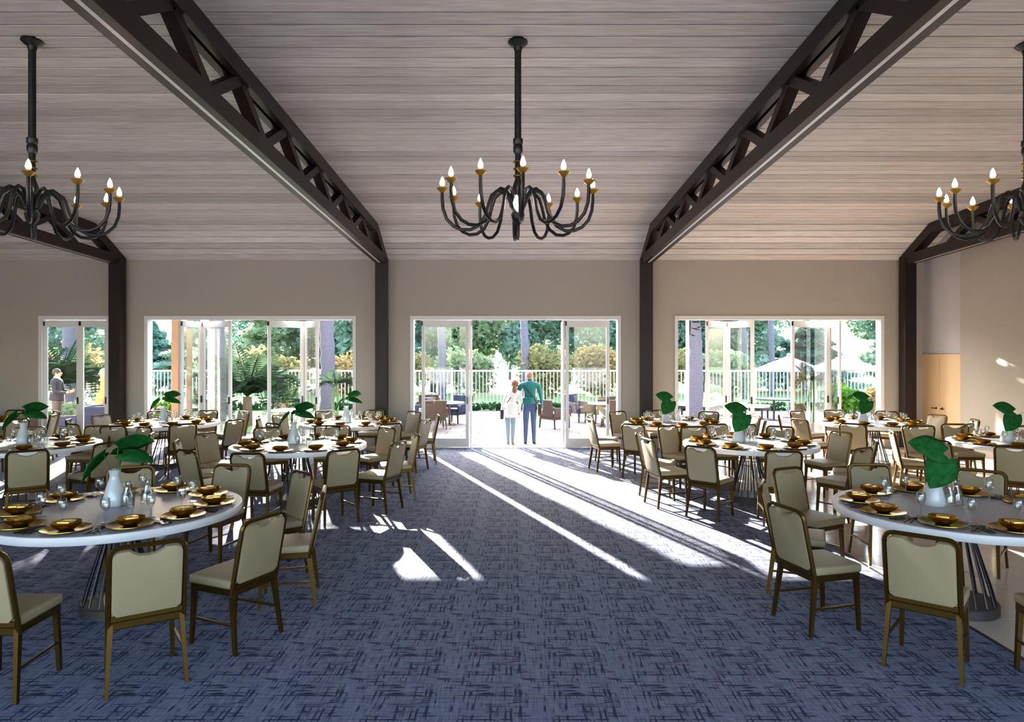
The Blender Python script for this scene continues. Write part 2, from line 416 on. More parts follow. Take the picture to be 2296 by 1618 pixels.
# ------------------------------------------------------------------ roof frames
def bz(y): return 4.165+.033*(14.4-y)          # underside of the lower chord
def frame(X, label):
    r = thing('roof_truss', (X, 15.25, 0), 0, label, 'roof truss', 'dark steel roof trusses')
    P = lambda y, z, x=0: (x, y-15.25, z)
    MB().box(-.125, .125, -.12, .13, 0, 4.28).build('column', 'steel', r)
    MB().box(-.17, .17, -.17, .17, 0, .02).build('base_plate', 'steel', r)
    ye = YF+.02
    for s in (-.062, .062):
        MB().beam(P(15.3, bz(15.3)+.1, s), P(ye, bz(ye)+.1, s), .085, .2).build('lower_chord', 'steel', r)
    MB().beam(P(15.0, bz(15.0)+.008, 0), P(ye, bz(ye)+.008, 0), .038, .016).build('gap_strip', 'strip', r)
    for s in (-.062, .062):
        MB().beam(P(14.3, ceil_z(14.3)-.11, s), P(ye, ceil_z(ye)-.11, s), .085, .19).build('upper_chord', 'steel', r)
    MB().beam(P(15.38, 4.2), P(14.25, ceil_z(14.3)-.1), .21, .2).build('end_rafter', 'steel', r)
    y = 13.75; k = 0; pitch = .725
    while y-pitch > ye:
        ya, yb = y, y-pitch
        pa = P(ya, bz(ya)+.18) if k % 2 == 0 else P(ya, ceil_z(ya)-.18)
        pb = P(yb, ceil_z(yb)-.18) if k % 2 == 0 else P(yb, bz(yb)+.18)
        MB().beam(pa, pb, .13, .11).build('diagonal_web', 'steel', r)
        y = yb; k += 1
frame(-8.84, 'dark steel roof truss and column at far left beside the outdoor couple')
frame(-2.93, 'dark steel roof truss and column left of the open central doorway')
frame(2.98, 'dark steel roof truss and column right of the open central doorway')
frame(8.82, 'dark steel roof truss and column in right corner by timber door')

# ------------------------------------------------------------------ chandeliers
ARM = [(.05,3.56),(.09,3.66),(.14,3.725),(.2,3.735),(.26,3.69),(.295,3.6),(.325,3.49),(.385,3.39),(.47,3.345),(.56,3.345),(.64,3.38),(.705,3.45),(.74,3.55),(.748,3.64),(.748,3.72)]
arm_me = MB().tube([(a, 0, z-5.2) for a, z in ARM], .017, 7).mesh('arm', 'black', smooth=True)
pan_me = MB().lathe([(.0, 3.71-5.2), (.022, 3.712-5.2), (.055, 3.745-5.2), (.058, 3.752-5.2), (.03, 3.755-5.2), (.02, 3.775-5.2), (0, 3.775-5.2)], 12, (.748,0,0)).mesh('drip_pan', 'brass', smooth=True)
bulb_me = MB().lathe([(0, 3.77-5.2), (.017, 3.775-5.2), (.025, 3.797-5.2), (.02, 3.825-5.2), (.008, 3.855-5.2), (0, 3.868-5.2)], 8, (.748,0,0)).mesh('bulb', 'bulb', smooth='all')
def chandelier(X, Y, label, hub_glint):
    top = ceil_z(Y)
    r = thing('chandelier', (X, Y, 5.2), math.radians(-87), label, 'chandelier', 'black iron candle chandeliers')
    z = lambda q: q-5.2
    MB().lathe([(0, z(top)+.01), (.095, z(top)+.01), (.1, z(top)-.015), (.075, z(top)-.04), (.045, z(top)-.06), (.036, z(top)-.1), (0, z(top)-.1)], 20).build('canopy', 'black', r, smooth=True)
    MB().tube([(0,0,z(top)-.05), (0,0,z(4.1))], .034, 12).build('rod', 'black', r, smooth=True)
    MB().lathe([(.034, z(4.26)), (.05, z(4.25)), (.05, z(4.2)), (.042, z(4.19)), (.048, z(4.17)), (.048, z(4.13)), (.034, z(4.1))], 14).build('collar', 'black', r, smooth=True)
    MB().lathe([(.03, z(4.1)), (.03, z(3.85)), (.06, z(3.76)), (.062, z(3.66)), (.04, z(3.56)), (.07, z(3.5)), (.055, z(3.44)), (.02, z(3.4)), (.016, z(3.28)), (.01, z(3.25)), (0, z(3.245))], 14).build('hub', 'black', r, smooth=True)
    for q in (4.02, 3.95, 3.88):
        MB().lathe([(.03, z(q)+.015), (.048, z(q)+.006), (.048, z(q)-.006), (.03, z(q)-.015)], 14).build('gold_ring', 'gold', r, smooth=True)
    for k in range(12):
        a = put('arm', arm_me, r); a.rotation_euler = (0, 0, 2*PI*k/12)
        put('drip_pan', pan_me, a); put('bulb', bulb_me, a)
    if hub_glint:
        MB().ball((.075, 0, z(3.6)), .05, .05, .085, 12, 8).build('glint_blob', 'hub_glint', r, smooth='all')  # added emissive ellipsoid painting the bright glint on the hub
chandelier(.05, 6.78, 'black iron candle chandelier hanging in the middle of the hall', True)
chandelier(-4.76, 6.76, 'black iron candle chandelier at the left, cut by the frame edge', False)
chandelier(5.15, 6.84, 'black iron candle chandelier at right edge of the photo', False)

# ------------------------------------------------------------------ banquet chair
TILT = math.tan(math.radians(12))
def back_pt(u, wz, t=0): return (u, -.205-(wz-.46)*TILT+t, wz+t*TILT)
def make_chair():
    r = thing('banquet_chair', (0,0,0), 0, 'x', 'chair', 'banquet chairs around the round tables')
    MB().box(-.215, .215, -.2, .225, .445, .51).build('seat', 'fabric', r, bevel=.022, seg=3, smooth=True)
    MB().box(-.21, .21, -.205, .21, .395, .45).build('seat_frame', 'frame', r, bevel=.008, seg=1)
    pts = []
    def arc(cx, cz, r0, a0, a1, n=4):
        return [(cx+r0*math.cos(math.radians(a0+(a1-a0)*i/n)), cz+r0*math.sin(math.radians(a0+(a1-a0)*i/n))) for i in range(n+1)]
    out = [(.212, .40)] + arc(.152, .87, .06, 0, 90) + arc(-.152, .87, .06, 90, 180) + [(-.212, .40)]
    fr = MB(); poly = [back_pt(u, z_) for u, z_ in out]
    fr.tube(poly, .0165, 6)
    fr.beam(back_pt(-.2, .47), back_pt(.2, .47), .03, .03)
    fr.build('back_frame', 'frame', r, smooth=True)
    pan = [(-.17, .485), (.17, .485), (.196, .515), (.196, .86)] + arc(.15, .86, .046, 20, 90, 3) + [(.1, .906), (.085, .89), (.05, .872), (0, .865), (-.05, .872), (-.085, .89), (-.1, .906)] + arc(-.15, .86, .046, 90, 160, 3) + [(-.196, .86), (-.196, .515)]
    MB().prism(pan, lambda u, z_: back_pt(u, z_, -.019), lambda u, z_: back_pt(u, z_, .022)).build('backrest', 'fabric', r, bevel=.009, seg=2, smooth=True)
    for s in (-1, 1):
        MB().beam((s*.19, .185, .41), (s*.2, .205, 0), .034, .034, (0,1,0), .024, .024).build('leg', 'frame', r)
        MB().beam((s*.2, -.19, .43), (s*.225, -.245, 0), .03, .04, (0,1,0), .022, .026).build('leg', 'frame', r)
        MB().beam((s*.203, .19, .2), (s*.216, -.21, .2), .016, .016).build('stretcher', 'frame', r)
    return r
chair0 = make_chair(); note_kids()
HOURS = ['twelve','one','two','three','four','five','six','seven','eight','nine','ten','eleven']
def hour(th): return HOURS[int(round((90-th)/30)) % 12]

# ------------------------------------------------------------------ tables
ZT = .83; R = .945
TABLES = [ # key, x, y, name, chair angles, rank
 ('a', -3.27, 5.69, 'front left table'), ('b', 3.70, 5.69, 'front right table'),
 ('c', 3.45, 9.95, 'middle table beside sunlit carpet'), ('d', -3.06, 9.78, 'middle table left of the carpet aisle'),
 ('e', 7.45, 10.0, 'middle table at the right edge'), ('f', -6.95, 9.74, 'middle table at the left edge'),
 ('g', 3.05, 12.9, 'back table right of doorway'), ('h', 6.85, 13.0, 'back table near timber door'),
 ('i', -6.57, 12.95, 'back table beside left column'), ('j', -3.08, 13.0, 'back table left of doorway'),
 ('k', -10.6, 13.0, 'back table at the left edge')]
top_me = MB().lathe([(0, ZT), (R-.012, ZT), (R-.012, ZT-.06), (0, ZT-.06)], 64).mesh('tabletop', 'top', smooth=True)
edge_me = MB().lathe([(R-.0125, ZT+.0006), (R-.004, ZT-.002), (R, ZT-.012), (R, ZT-.05), (R-.006, ZT-.062), (R-.03, ZT-.065), (R-.03, ZT-.0605), (R-.0125, ZT-.0605)], 64).mesh('skylit_rim', 'edge', smooth=True)  # rim split off to carry the lighter, sky-lit colour
drum_me = MB().lathe([(0, 0), (.3, 0), (.3, .075), (.29, .085), (0, .085)], 32).mesh('base_drum', 'drum', smooth=True)
hub_me = MB().tube([(.115*math.cos(2*PI*k/24), .115*math.sin(2*PI*k/24), .67) for k in range(24)], .009, 6, closed=True).mesh('hub_ring', 'rod', smooth=True)
plate_me = MB().tube([(.2*math.cos(2*PI*k/24), .2*math.sin(2*PI*k/24), ZT-.072) for k in range(24)], .008, 6, closed=True).mesh('top_ring', 'rod', smooth=True)
rod_me = MB().tube([(.27, 0, .08), (.235, 0, .22), (.18, 0, .4), (.135, 0, .55), (.115, 0, .67), (.14, 0, .72), (.2, 0, ZT-.068)], .008, 5).mesh('wire_rod', 'rod', smooth=True)
chp_me = MB().lathe([(0, .004), (.105, .004), (.15, .016), (.165, .02), (.166, .016), (.15, .008), (.11, -.0), (0, 0)], 28).mesh('charger_plate', 'gold', smooth=True)
bowl_me = MB().lathe([(0, .0), (.045, 0), (.055, .008), (.09, .03), (.104, .058), (.1, .06), (.084, .034), (.05, .014), (0, .01)], 24).mesh('bowl', 'gold', smooth=True)
nap_me = MB().box(-.06, .0, -.045, .045, .0, .022).box(-.005, .055, -.04, .05, .004, .028).mesh('napkin', 'brass', bevel=.01, seg=2, smooth=True)
def fork_mb():
    m = MB().beam((0,-.1,.004), (0,.03,.006), .008, .004, w2=.012).box(-.012, .012, .03, .045, .002, .008)
    for x_ in (-.01, -.0033, .0033, .01): m.box(x_-.0018, x_+.0018, .045, .1, .003, .007)
    return m
fork_me = fork_mb().mesh('fork', 'cutlery')
knife_me = MB().beam((0,-.11,.005), (0,0,.005), .014, .007).prism([(-.009,0),(.009,0),(.01,.09),(.003,.12),(-.009,.1)], lambda a,b:(a,b,.003), lambda a,b:(a,b,.006)).mesh('knife', 'cutlery')
spoon_me = MB().beam((0,-.1,.005), (0,.04,.006), .008, .004).ball((0,.07,.008), .019, .032, .006, 8, 4).mesh('spoon', 'cutlery', smooth=True)
wine_me = MB().lathe([(0,0),(.034,0),(.034,.003),(.006,.008),(.004,.05),(.006,.085),(.028,.105),(.037,.14),(.033,.185),(.03,.19),(.033,.14),(.024,.108),(0,.1)], 14).mesh('wine_glass', 'glass', smooth=True)
tumb_me = MB().lathe([(0,0),(.032,0),(.036,.09),(.033,.09),(.029,.008),(0,.008)], 14).mesh('tumbler', 'glass', smooth=True)
caraf_me = MB().lathe([(0,0),(.048,0),(.052,.03),(.045,.09),(.024,.14),(.022,.19),(.03,.205),(.027,.205),(.019,.19),(.021,.14),(.041,.09),(.047,.03),(0,.008)], 16).mesh('carafe', 'glass', smooth=True)
vase_me = MB().lathe([(0,0),(.085,0),(.092,.012),(.088,.06),(.066,.15),(.045,.215),(.038,.25),(.046,.29),(.052,.3),(.047,.3),(.034,.25),(.04,.215),(.06,.15),(.08,.06),(.08,.015),(0,.012)], 20).mesh('vase', 'vase', smooth=True)
# one heart shaped leaf with a folded midrib and notched edge
def leaf_mb(L, W):
    m = MB(); n = 10; prof = [(0,.62,-.2),(.1,.86,-.12),(.22,.98,-.05),(.36,1,0),(.5,.93,.0),(.63,.8,.0),(.75,.62,0),(.86,.4,0),(.94,.2,0),(1,.03,0)]
    rows = []
    for t, wd, bk in prof:
        wd *= W; z_ = .16*L*math.sin(t*PI)*.5-.12*L*t*t
        rows.append([(-wd, t*L+bk*L, z_-.12*wd), (-wd*.5, t*L+bk*L*.55, z_+.06*wd), (0, t*L, z_-.01), (wd*.5, t*L+bk*L*.55, z_+.06*wd), (wd, t*L+bk*L, z_-.12*wd)])
    v = [p for r_ in rows for p in r_]; N = len(v); v += [(p[0], p[1], p[2]-.003) for p in v]; f = []
    for i in range(n-1):
        for k in range(4):
            a = i*5+k; f.append((a, a+1, a+6, a+5)); f.append((N+a+5, N+a+6, N+a+1, N+a))
        f.append((i*5, i*5+5, N+i*5+5, N+i*5)); f.append((i*5+4, N+i*5+4, N+i*5+9, i*5+9))
    return m.add(v, f)
leafA = leaf_mb(.24, .115).mesh('leaf', 'leaf', smooth='all'); leafB = leaf_mb(.28, .135).mesh('leaf', 'leaf', smooth='all')
def rot_from(y, n_):
    y = Vector(y).normalized(); n_ = Vector(n_); x = y.cross(n_).normalized(); z = x.cross(y)
    return Matrix((x, y, z)).transposed().to_euler()
def sprig(cx, cy, z0, facing, label):
    r = thing('leaf_sprig', (cx, cy, z0), 0, label, 'plant', 'green leaf sprigs in the vases')
    if facing:   # two broad leaves turned to the room
        spec = [((.02, -.03, .31), (.06, -.07, .4), leafB, rot_from((-.45, -.15, -.75), (.1, -.9, .42))),
                ((-.01, .0, .31), (.06, -.04, .45), leafB, rot_from((-.75, .1, .3), (.2, -.75, .62))),
                ((.03, .02, .3), (.26, .02, .43), None, None)]
    else:
        spec = [((-.02, -.02, .31), (-.06, -.06, .44), leafB, (math.radians(-50), math.radians(25), math.radians(120))),
                ((.02, 0, .31), (.03, 0, .5), leafB, (math.radians(12), math.radians(-40), math.radians(-52))),
                ((.03, .02, .3), (.08, .0, .44), leafA, (math.radians(-15), math.radians(20), math.radians(-80)))]
    for a, b, lm, rot in spec:
        st = MB().tube([(a[0]*.3, a[1]*.3, .03), a, tuple((a[i]+b[i])/2+(.01 if i == 2 else 0) for i in range(3)), b], [.005,.005,.004,.003], 5).build('stem', 'stem', r, smooth=True)
        if lm:
            l_ = put('leaf', lm, st); l_.location = b; l_.rotation_euler = rot
SP = dict(a=False, f=False, i=False, d=False, k=False, j=False)
CH0 = {'a': [-122, -88, -55, -27, 9, 45, 81, 117, 192], 'b': [230, 194, 158, 122, 86, 50, 264, 300]}
first = True
def screen_x(x_, y_): return 1150+x_/y_*1530
for key, cx, cy, nm in TABLES:
    t = thing('round_table', (cx, cy, 0), 0, 'round white banquet table with wire pedestal: '+nm, 'table', 'round white banquet tables')
    put('tabletop', top_me, t); put('skylit_rim', edge_me, t); put('base_drum', drum_me, t); put('hub_ring', hub_me, t); put('top_ring', plate_me, t)
    for k in range(18):
        rd = put('wire_rod', rod_me, t); rd.rotation_euler = (0, 0, 2*PI*k/18+.1)
    angs = CH0.get(key, [16+36*k for k in range(10)])
    for th in angs:
        th += 0 if key in CH0 else random.uniform(-3, 3)
        a = math.radians(th); rr = 1.34 + (random.uniform(-.04, .05) if key not in CH0 else {-55: .12, 192: -.15, 158: -.12}.get(th, 0))
        x_, y_ = cx+rr*math.cos(a), cy+rr*math.sin(a)
        if y_ > 14.9 or abs(x_) > 1.02*y_*1150/1530+.9: continue
        lab = 'beige gold-framed banquet chair at %s o\'clock of %s' % (hour(th), nm)
        rz = a+PI/2 + math.radians(random.uniform(-4, 4))
        if first:
            chair0.location = (x_, y_, 0); chair0.rotation_euler = (0, 0, rz); chair0['label'] = lab; first = False
        else: dup(chair0, (x_, y_, 0), rz, lab)
    # place settings
    near = key in 'ab'; mid = key in 'cdef'
    for k in range(10):
        th = 16+36*k if key not in CH0 else (14+36*k if key == 'b' else [-122, -88, -55, -24, 12, 48, 84, 120, 156, 197][k])
        a = math.radians(th); ct, st_ = math.cos(a), math.sin(a)
        def loc(rad, side, z_=ZT+.001):
            return (cx+rad*ct-side*st_, cy+rad*st_+side*ct, z_)
        x_, y_, _ = loc(.72, 0)
        if abs(screen_x(x_, y_)-1148) > 1230: continue
        pos = "%s o'clock of %s" % (hour(th), nm)
        p = put('charger_plate', chp_me); p.location = loc(.73, 0); tag(p, 'gold charger plate at '+pos, 'plate', 'gold charger plates')
        p = put('bowl', bowl_me); p.location = loc(.73, 0, ZT+.006); tag(p, 'gold bowl on the plate at '+pos, 'bowl', 'gold bowls on the plates')
        if near:
            p = put('napkin', nap_me); p.location = loc(.73, 0, ZT+.047); p.rotation_euler = (0, 0, a); tag(p, 'folded gold napkin in the bowl at '+pos, 'napkin', 'folded gold napkins')
        fa = a+PI/2
        L_ = [('fork', fork_me, -.2, .73), ('knife', knife_me, .2, .73)]
        if near: L_ += [('spoon', spoon_me, .235, .73), ('dessert_fork', fork_me, -.235, .735)]
        if near or mid:
            for n_, me_, sd_, rd_ in L_:
                p = put(n_, me_); p.location = loc(rd_, sd_); p.rotation_euler = (0, 0, fa); p.scale = (1.5, 1.12, 1.3)
                tag(p, 'black %s at %s' % (n_.replace('_', ' '), pos), 'cutlery', 'black '+n_.replace('_', ' ')+'s')
        p = put('wine_glass', wine_me); p.location = loc(.52, .16); tag(p, 'clear stemmed glass at '+pos, 'glass', 'clear stemmed glasses')
    vx, vy = cx-.12, cy+.12
    p = put('vase', vase_me); p.location = (vx, vy, ZT+.001); tag(p, 'frosted white bottle vase on '+nm, 'vase', 'frosted bottle vases')
    sprig(vx, vy, ZT+.001, key not in SP, 'green heart-leaf sprig in the vase of '+nm)
    for j, (dx, dy, n_, me_, d_) in enumerate(((.12, -.02, 'carafe', caraf_me, 'nearest the vase'), (.24, .07, 'carafe', caraf_me, 'farther right of the vase'), (.2, -.12, 'tumbler', tumb_me, 'in front of the carafes'), (.05, .16, 'tumbler', tumb_me, 'behind the vase'))):
        p = put(n_, me_); p.location = (vx+dx, vy+dy, ZT+.001); tag(p, 'clear glass %s %s on %s' % (n_, d_, nm), 'glass', 'clear glass '+n_+'s')

# ------------------------------------------------------------------ outdoors: ground
tag(MB().box(-26, 24, 15.72, 26.6, -.3, -.02).build('terrace', 'terrace'), kind='structure')
tag(MB().box(-120, 120, 26.6, 160, -.5, -.06).build('far_lawn', 'lawn'), kind='structure')
tag(MB().box(-120, 120, -90, YF-.2, -.5, -.05).build('forecourt', 'forecourt'), kind='structure')
tag(MB().box(-14, -6.1, 18.6, 26.6, -.1, .0).build('garden_bed', 'lawn'), kind='structure')
pv = MB().box(.01, .89, .01, .59, -.02, 0).mesh('paver', 'terrace')
tr = bpy.data.objects['terrace']
for i in range(8):
    for j in range(9):
        q = put('paver', pv, tr); q.location = (-3.6+i*.9+(.45 if j % 2 else 0), 15.75+j*.6, random.uniform(-.004, .004))
# fence
fr = thing('pool_fence', (0, 27, 0), 0, 'white picket pool fence across the far side of terrace', 'fence')
for zz, nm_ in ((1.47, 'top_rail'), (.12, 'bottom_rail')): MB().box(-24, 22, -.03, .03, zz, zz+.06).build(nm_, 'fence', fr)
for k in range(20): MB().box(-24+k*2.4-.035, -24+k*2.4+.035, -.04, .04, 0, 1.62).build('post', 'fence', fr)
pk = MB()
for k in range(330): xx = -24+k*.14; pk.box(xx-.012, xx+.012, -.012, .012, .15, 1.5)
tag(pk.build('pickets', 'fence', fr, fix=False), kind='stuff')

# ------------------------------------------------------------------ foliage
def leaves(n, pts_fn, size, long=1.6):
    m = MB(); v = m.v; f = m.f; rnd = random.random; g = random.gauss
    for _ in range(n):
        c = pts_fn(); s = size*(.6+.8*rnd())
        a = Vector((g(0,1), g(0,1), g(0,.7))); a.normalize(); b = a.orthogonal(); b.normalize()
        if rnd() < .5: b = a.cross(b)
        a = a*s*long*.5; b = b*s*.5; o = len(v); c = Vector(c)
        v += [tuple(c-a), tuple(c+b), tuple(c+a), tuple(c-b)]; f.append((o, o+1, o+2, o+3))
    return m
def blob_fn(blobs):
    wts = [b[3]*b[4]*b[5] for b in blobs]
    def fn():
        b = random.choices(blobs, wts)[0]
        d = Vector((random.gauss(0,1), random.gauss(0,1), random.gauss(0,1))).normalized()*(random.random()**.28)
        return (b[0]+d.x*b[3], b[1]+d.y*b[4], b[2]+d.z*b[5])
    return fn
def tree(x_, y_, h, rad, mat, label, conifer=False, n=5200):
    r = thing('tree', (x_, y_, -.06), 0, label, 'tree', 'trees beyond the fence')
    MB().tube([(0,0,0), (.1,0,h*.35), (-.05,.05,h*.8)], [.22, .16, .06], 7).build('trunk', 'bark', r, smooth=True)
    if conifer:
        def fn():
            t = random.random()**.8; rr = rad*(1-t)**.85*(.55+.45*random.random())*(1+.25*math.sin(t*40)); an = random.random()*2*PI
            return (rr*math.cos(an), rr*math.sin(an), h*(.06+.94*t))
    else:
        bl = [(random.uniform(-.6,.6)*rad, random.uniform(-.6,.6)*rad, h*random.uniform(.25,.85), rad*random.uniform(.4,.6), rad*random.uniform(.4,.6), h*random.uniform(.13,.2)) for _ in range(9)]
        fn = blob_fn(bl)
    tag(leaves(n, fn, .24).build('crown', mat, r, fix=False), kind='stuff')
ri = [0]
ORD = ['first','second','third','fourth','fifth','sixth','seventh','eighth','ninth','tenth','eleventh','twelfth','thirteenth','fourteenth','fifteenth','sixteenth','seventeenth','eighteenth','nineteenth','twentieth','twenty-first','twenty-second','twenty-third','twenty-fourth']
rowA = [(-29,'fir'),(-25.5,'pine'),(-22,'fir'),(-18.5,'pine'),(-15,'mid'),(-11.5,'fir'),(-8,'pine'),(-4.8,'fir'),(-1.8,'mid'),(1.4,'pine'),(4.6,'fir'),(8,'pine'),(11.2,'fir'),(14.2,'pine'),(17.5,'fir'),(25.5,'pine')]
for i, (x_, mt) in enumerate(rowA):
    low = (x_ > 16 and x_ < 22) or x_ in (-22, -18.5)
    tree(x_, 41+random.uniform(-1.5, 1.5), 4.2 if low else random.uniform(6.2, 8.2), random.uniform(2.4, 3.1), mat=mt, label='%s leafy tree from the left in tall row beyond fence' % ORD[i], conifer=(i % 3 == 1 or low))
tree(22.8, 42, 6.2, 2.0, 'pine', 'pale green tree at right edge of right doorway', False, 4200)
tree(22.6, 50, 4.6, 1.3, 'fir', 'small distant conifer against the sky in right doorway', True, 2600)
for i in range(13):
    x_ = -44+i*7.3
    if 22 < x_ < 36 or -34 < x_ < -26: continue
    tree(x_, 60+random.uniform(-2, 2), random.uniform(8.5, 11), random.uniform(3.6, 4.6), ('fir', 'pine', 'mid')[i % 3], '%s tree from the left in the hazy farthest row' % ORD[i], conifer=(i % 2 == 0), n=4200)
for i in range(15):
    x_ = -22+i*2.9+random.uniform(-.4, .4)
    if 12.5 < x_ < 21: continue
    r = thing('shrub', (x_, 30.5+random.uniform(-.8, .8), -.06), 0, '%s rounded yellow-olive shrub from left behind the fence' % ORD[i], 'shrub', 'olive shrubs behind the fence')
    hh = random.uniform(2.3, 3.0)
    MB().tube([(0,0,0), (.05,0,hh*.5)], [.08,.05], 6).build('stem', 'bark', r)
    tag(leaves(1500, blob_fn([(random.uniform(-.7,.7), random.uniform(-.5,.5), hh*random.uniform(.35,.75), .9, .7, hh*.28) for _ in range(5)]), .15).build('foliage', ('olive','ochre','olive','mid')[i % 4], r, fix=False), kind='stuff')
hd = tag(leaves(2600, lambda: (random.uniform(-12, 14), 26.4+random.uniform(-.18,.18), random.uniform(0,.26)), .12).build('low_hedge', 'hedge', fix=False), 'low dark clipped hedge along the foot of pool fence', 'hedge', kind='stuff')
# palms: trunk with ringed bark, crown of fronds
def frond(L, droop, n=9, wid=.32):
    m = MB(); pts = []
    for i in range(n+1):
        t = i/n; pts.append(Vector((L*t*(1-.18*t*droop), 0, L*(.55*t - droop*.95*t*t))))
    m.tube([tuple(p) for p in pts], [.014*(1-.8*i/n)+.003 for i in range(n+1)], 4)
    for i in range(1, n+1):
        for k in (0, .5):
            if i == n and k: break
            p = pts[i] if not k else (pts[i]+pts[min(n, i+1)])/2
            wl_ = wid*math.sin(PI*min(.97, .12+.86*i/n))+.06
            for s in (-1, 1):
                d = Vector((.55, s*.8, -.18)).normalized()*wl_; e = Vector((.02, 0, 0))
                o = len(m.v); m.v += [tuple(p-e), tuple(p+d*.5+Vector((.025,0,.01))), tuple(p+d), tuple(p+d*.5-Vector((.025,0,.01)))]; m.f.append((o, o+1, o+2, o+3))
    return m
fr_me = [frond(1, .7).mesh('frond', 'palm', fix=False), frond(1, 1.15).mesh('frond', 'palm', fix=False), frond(1, .25).mesh('frond', 'palm', fix=False)]
def fronds(parent, z_, L, n, base=(0, 0), steep=.0):
    for k in range(n):
        q = put('frond', fr_me[k % 3], parent); q.location = (base[0], base[1], z_)
        q.rotation_euler = (0, -steep-random.uniform(-.1, .45)*(1 if k % 2 else -.4), 2*PI*k/n*2.4+random.uniform(-.2,.2)); s = L*random.uniform(.8, 1.1); q.scale = (s, s, s)
def palm(px, d, h, r0, label, crown=True):
    x_, y_ = Q(px, d)
    r = thing('palm_tree', (x_, y_, -.05), 0, label, 'palm', 'palm trees outside')
    n = int(h/.28); pts = [(.04*math.sin(i*.3), 0, h*i/n) for i in range(n+1)]
    MB().tube(pts, [r0*(1.12 if i % 2 else .97)*(1-.25*i/n) for i in range(n+1)], 10).build('trunk', 'trunk', r, smooth='all')
    if crown: fronds(r, h-.05, 2.4, 56 if h < 6 else 15)  # dense crowns of short palms sit above view, shaped to block sun
palm(487, 22, 5.0, .27, 'thick grey palm trunk in left doorway beside dense cycad')
palm(733, 24.5, 10.5, .26, 'grey palm trunk behind potted plant at left doorway')
palm(990, 29, 12.5, .17, 'slim grey-blue palm trunk seen through left leaf of central doors')
palm(1176, 29.5, 12.5, .17, 'slim grey-blue palm trunk above the standing couple')
palm(1557, 22.5, 4.25, .26, 'thick grey palm trunk at left of the right doorway')
palm(1668, 34, 12, .15, 'distant slim pale palm trunk in right doorway, nearer thick palm')
palm(1729, 36.5, 12.5, .15, 'distant slim pale palm trunk in right doorway above parasol')
palm(834, 24.5, 12.5, .31, 'unseen thick grey palm added behind wall pier to shade central carpet stripe')  # out of view; placed to cast the dark band on the carpet
palm(157, 24, 6.8, .24, 'grey palm trunk behind man in dark jacket')
# cycads and potted palms
def bush_palm(px, d, z_, L, n, label, h=.5, pot=False, steep=.3):
    x_, y_ = Q(px, d)
    r = thing('potted_palm' if pot else 'cycad', (x_, y_, -.02), 0, label, 'plant', None)
    if pot:
        MB().lathe([(0,0),(.19,0),(.25,.42),(.27,.44),(.23,.44),(.2,.4),(0,.4)], 18).build('pot', 'pot', r, smooth=True)
        for s in (-.05, .04): MB().tube([(s, 0, .38), (s*1.6, .02, z_*.7), (s*.8, 0, z_)], [.035,.03,.03], 7).build('cane', 'stem', r, smooth=True)
    else: MB().tube([(0,0,0), (0,0,z_)], [.16,.13], 8).build('stump', 'bark', r)
    fronds(r, z_, L, n, steep=steep)
bush_palm(555, 20.5, .9, 1.7, 34, 'dense dark cycad with long arching fronds in left doorway', steep=.45)
bush_palm(468, 20.2, .4, .95, 18, 'low dark cycad at the foot of thick palm trunk', steep=.3)
bush_palm(135, 22, 1.1, 1.7, 26, 'yellow-green cycad behind man in dark jacket', steep=.5)
bush_palm(752, 17.2, 1.42, .62, 16, 'dark potted palm standing outside left doorway at its right', pot=True, steep=.1)
bush_palm(1820, 17.2, 1.5, .58, 18, 'dark potted palm standing outside the right doorway', pot=True, steep=.1)
bush_palm(636, 23, .5, .9, 14, 'small cycad beyond left doorway between glass leaves', steep=.2)
def bush(px, d, hh, rad, mat, label, flowers=0):
    x_, y_ = Q(px, d); r = thing('flower_bush' if flowers else 'garden_bush', (x_, y_, -.02), 0, label, 'bush', 'garden bushes outside')
    MB().tube([(0,0,0), (.02,0,hh*.5)], [.04,.02], 5).build('stem', 'bark', r)
    fn = blob_fn([(random.uniform(-.5,.5)*rad, random.uniform(-.5,.5)*rad, hh*random.uniform(.35,.7), rad*.6, rad*.6, hh*.3) for _ in range(4)])
    tag(leaves(700, fn, .12).build('foliage', mat, r, fix=False), kind='stuff')
    if flowers: tag(leaves(flowers, lambda: (lambda p: (p[0]*1.08, p[1]-.12, p[2]*1.05+.04))(fn()), .1, 1.1).build('blossoms', 'pink', r, fix=False), kind='stuff')
bush(352, 19, .95, .6, 'bright', 'green bush with pink blossoms at left edge of left doorway', 120)
bush(205, 20, .8, .9, 'mid', 'pale green bush between the two people outdoors')
bush(110, 19, .55, .5, 'bright', 'low bright green bush at feet of man in jacket')
bush(1915, 21, 1.35, .8, 'bright', 'bright green bush under right parasol')
bush(1965, 20, 1.3, .45, 'ochre', 'yellowish bush at right jamb of right doorway')
bush(250, 19, .4, .5, 'bright', 'low green bush beside coat wearer near left column')

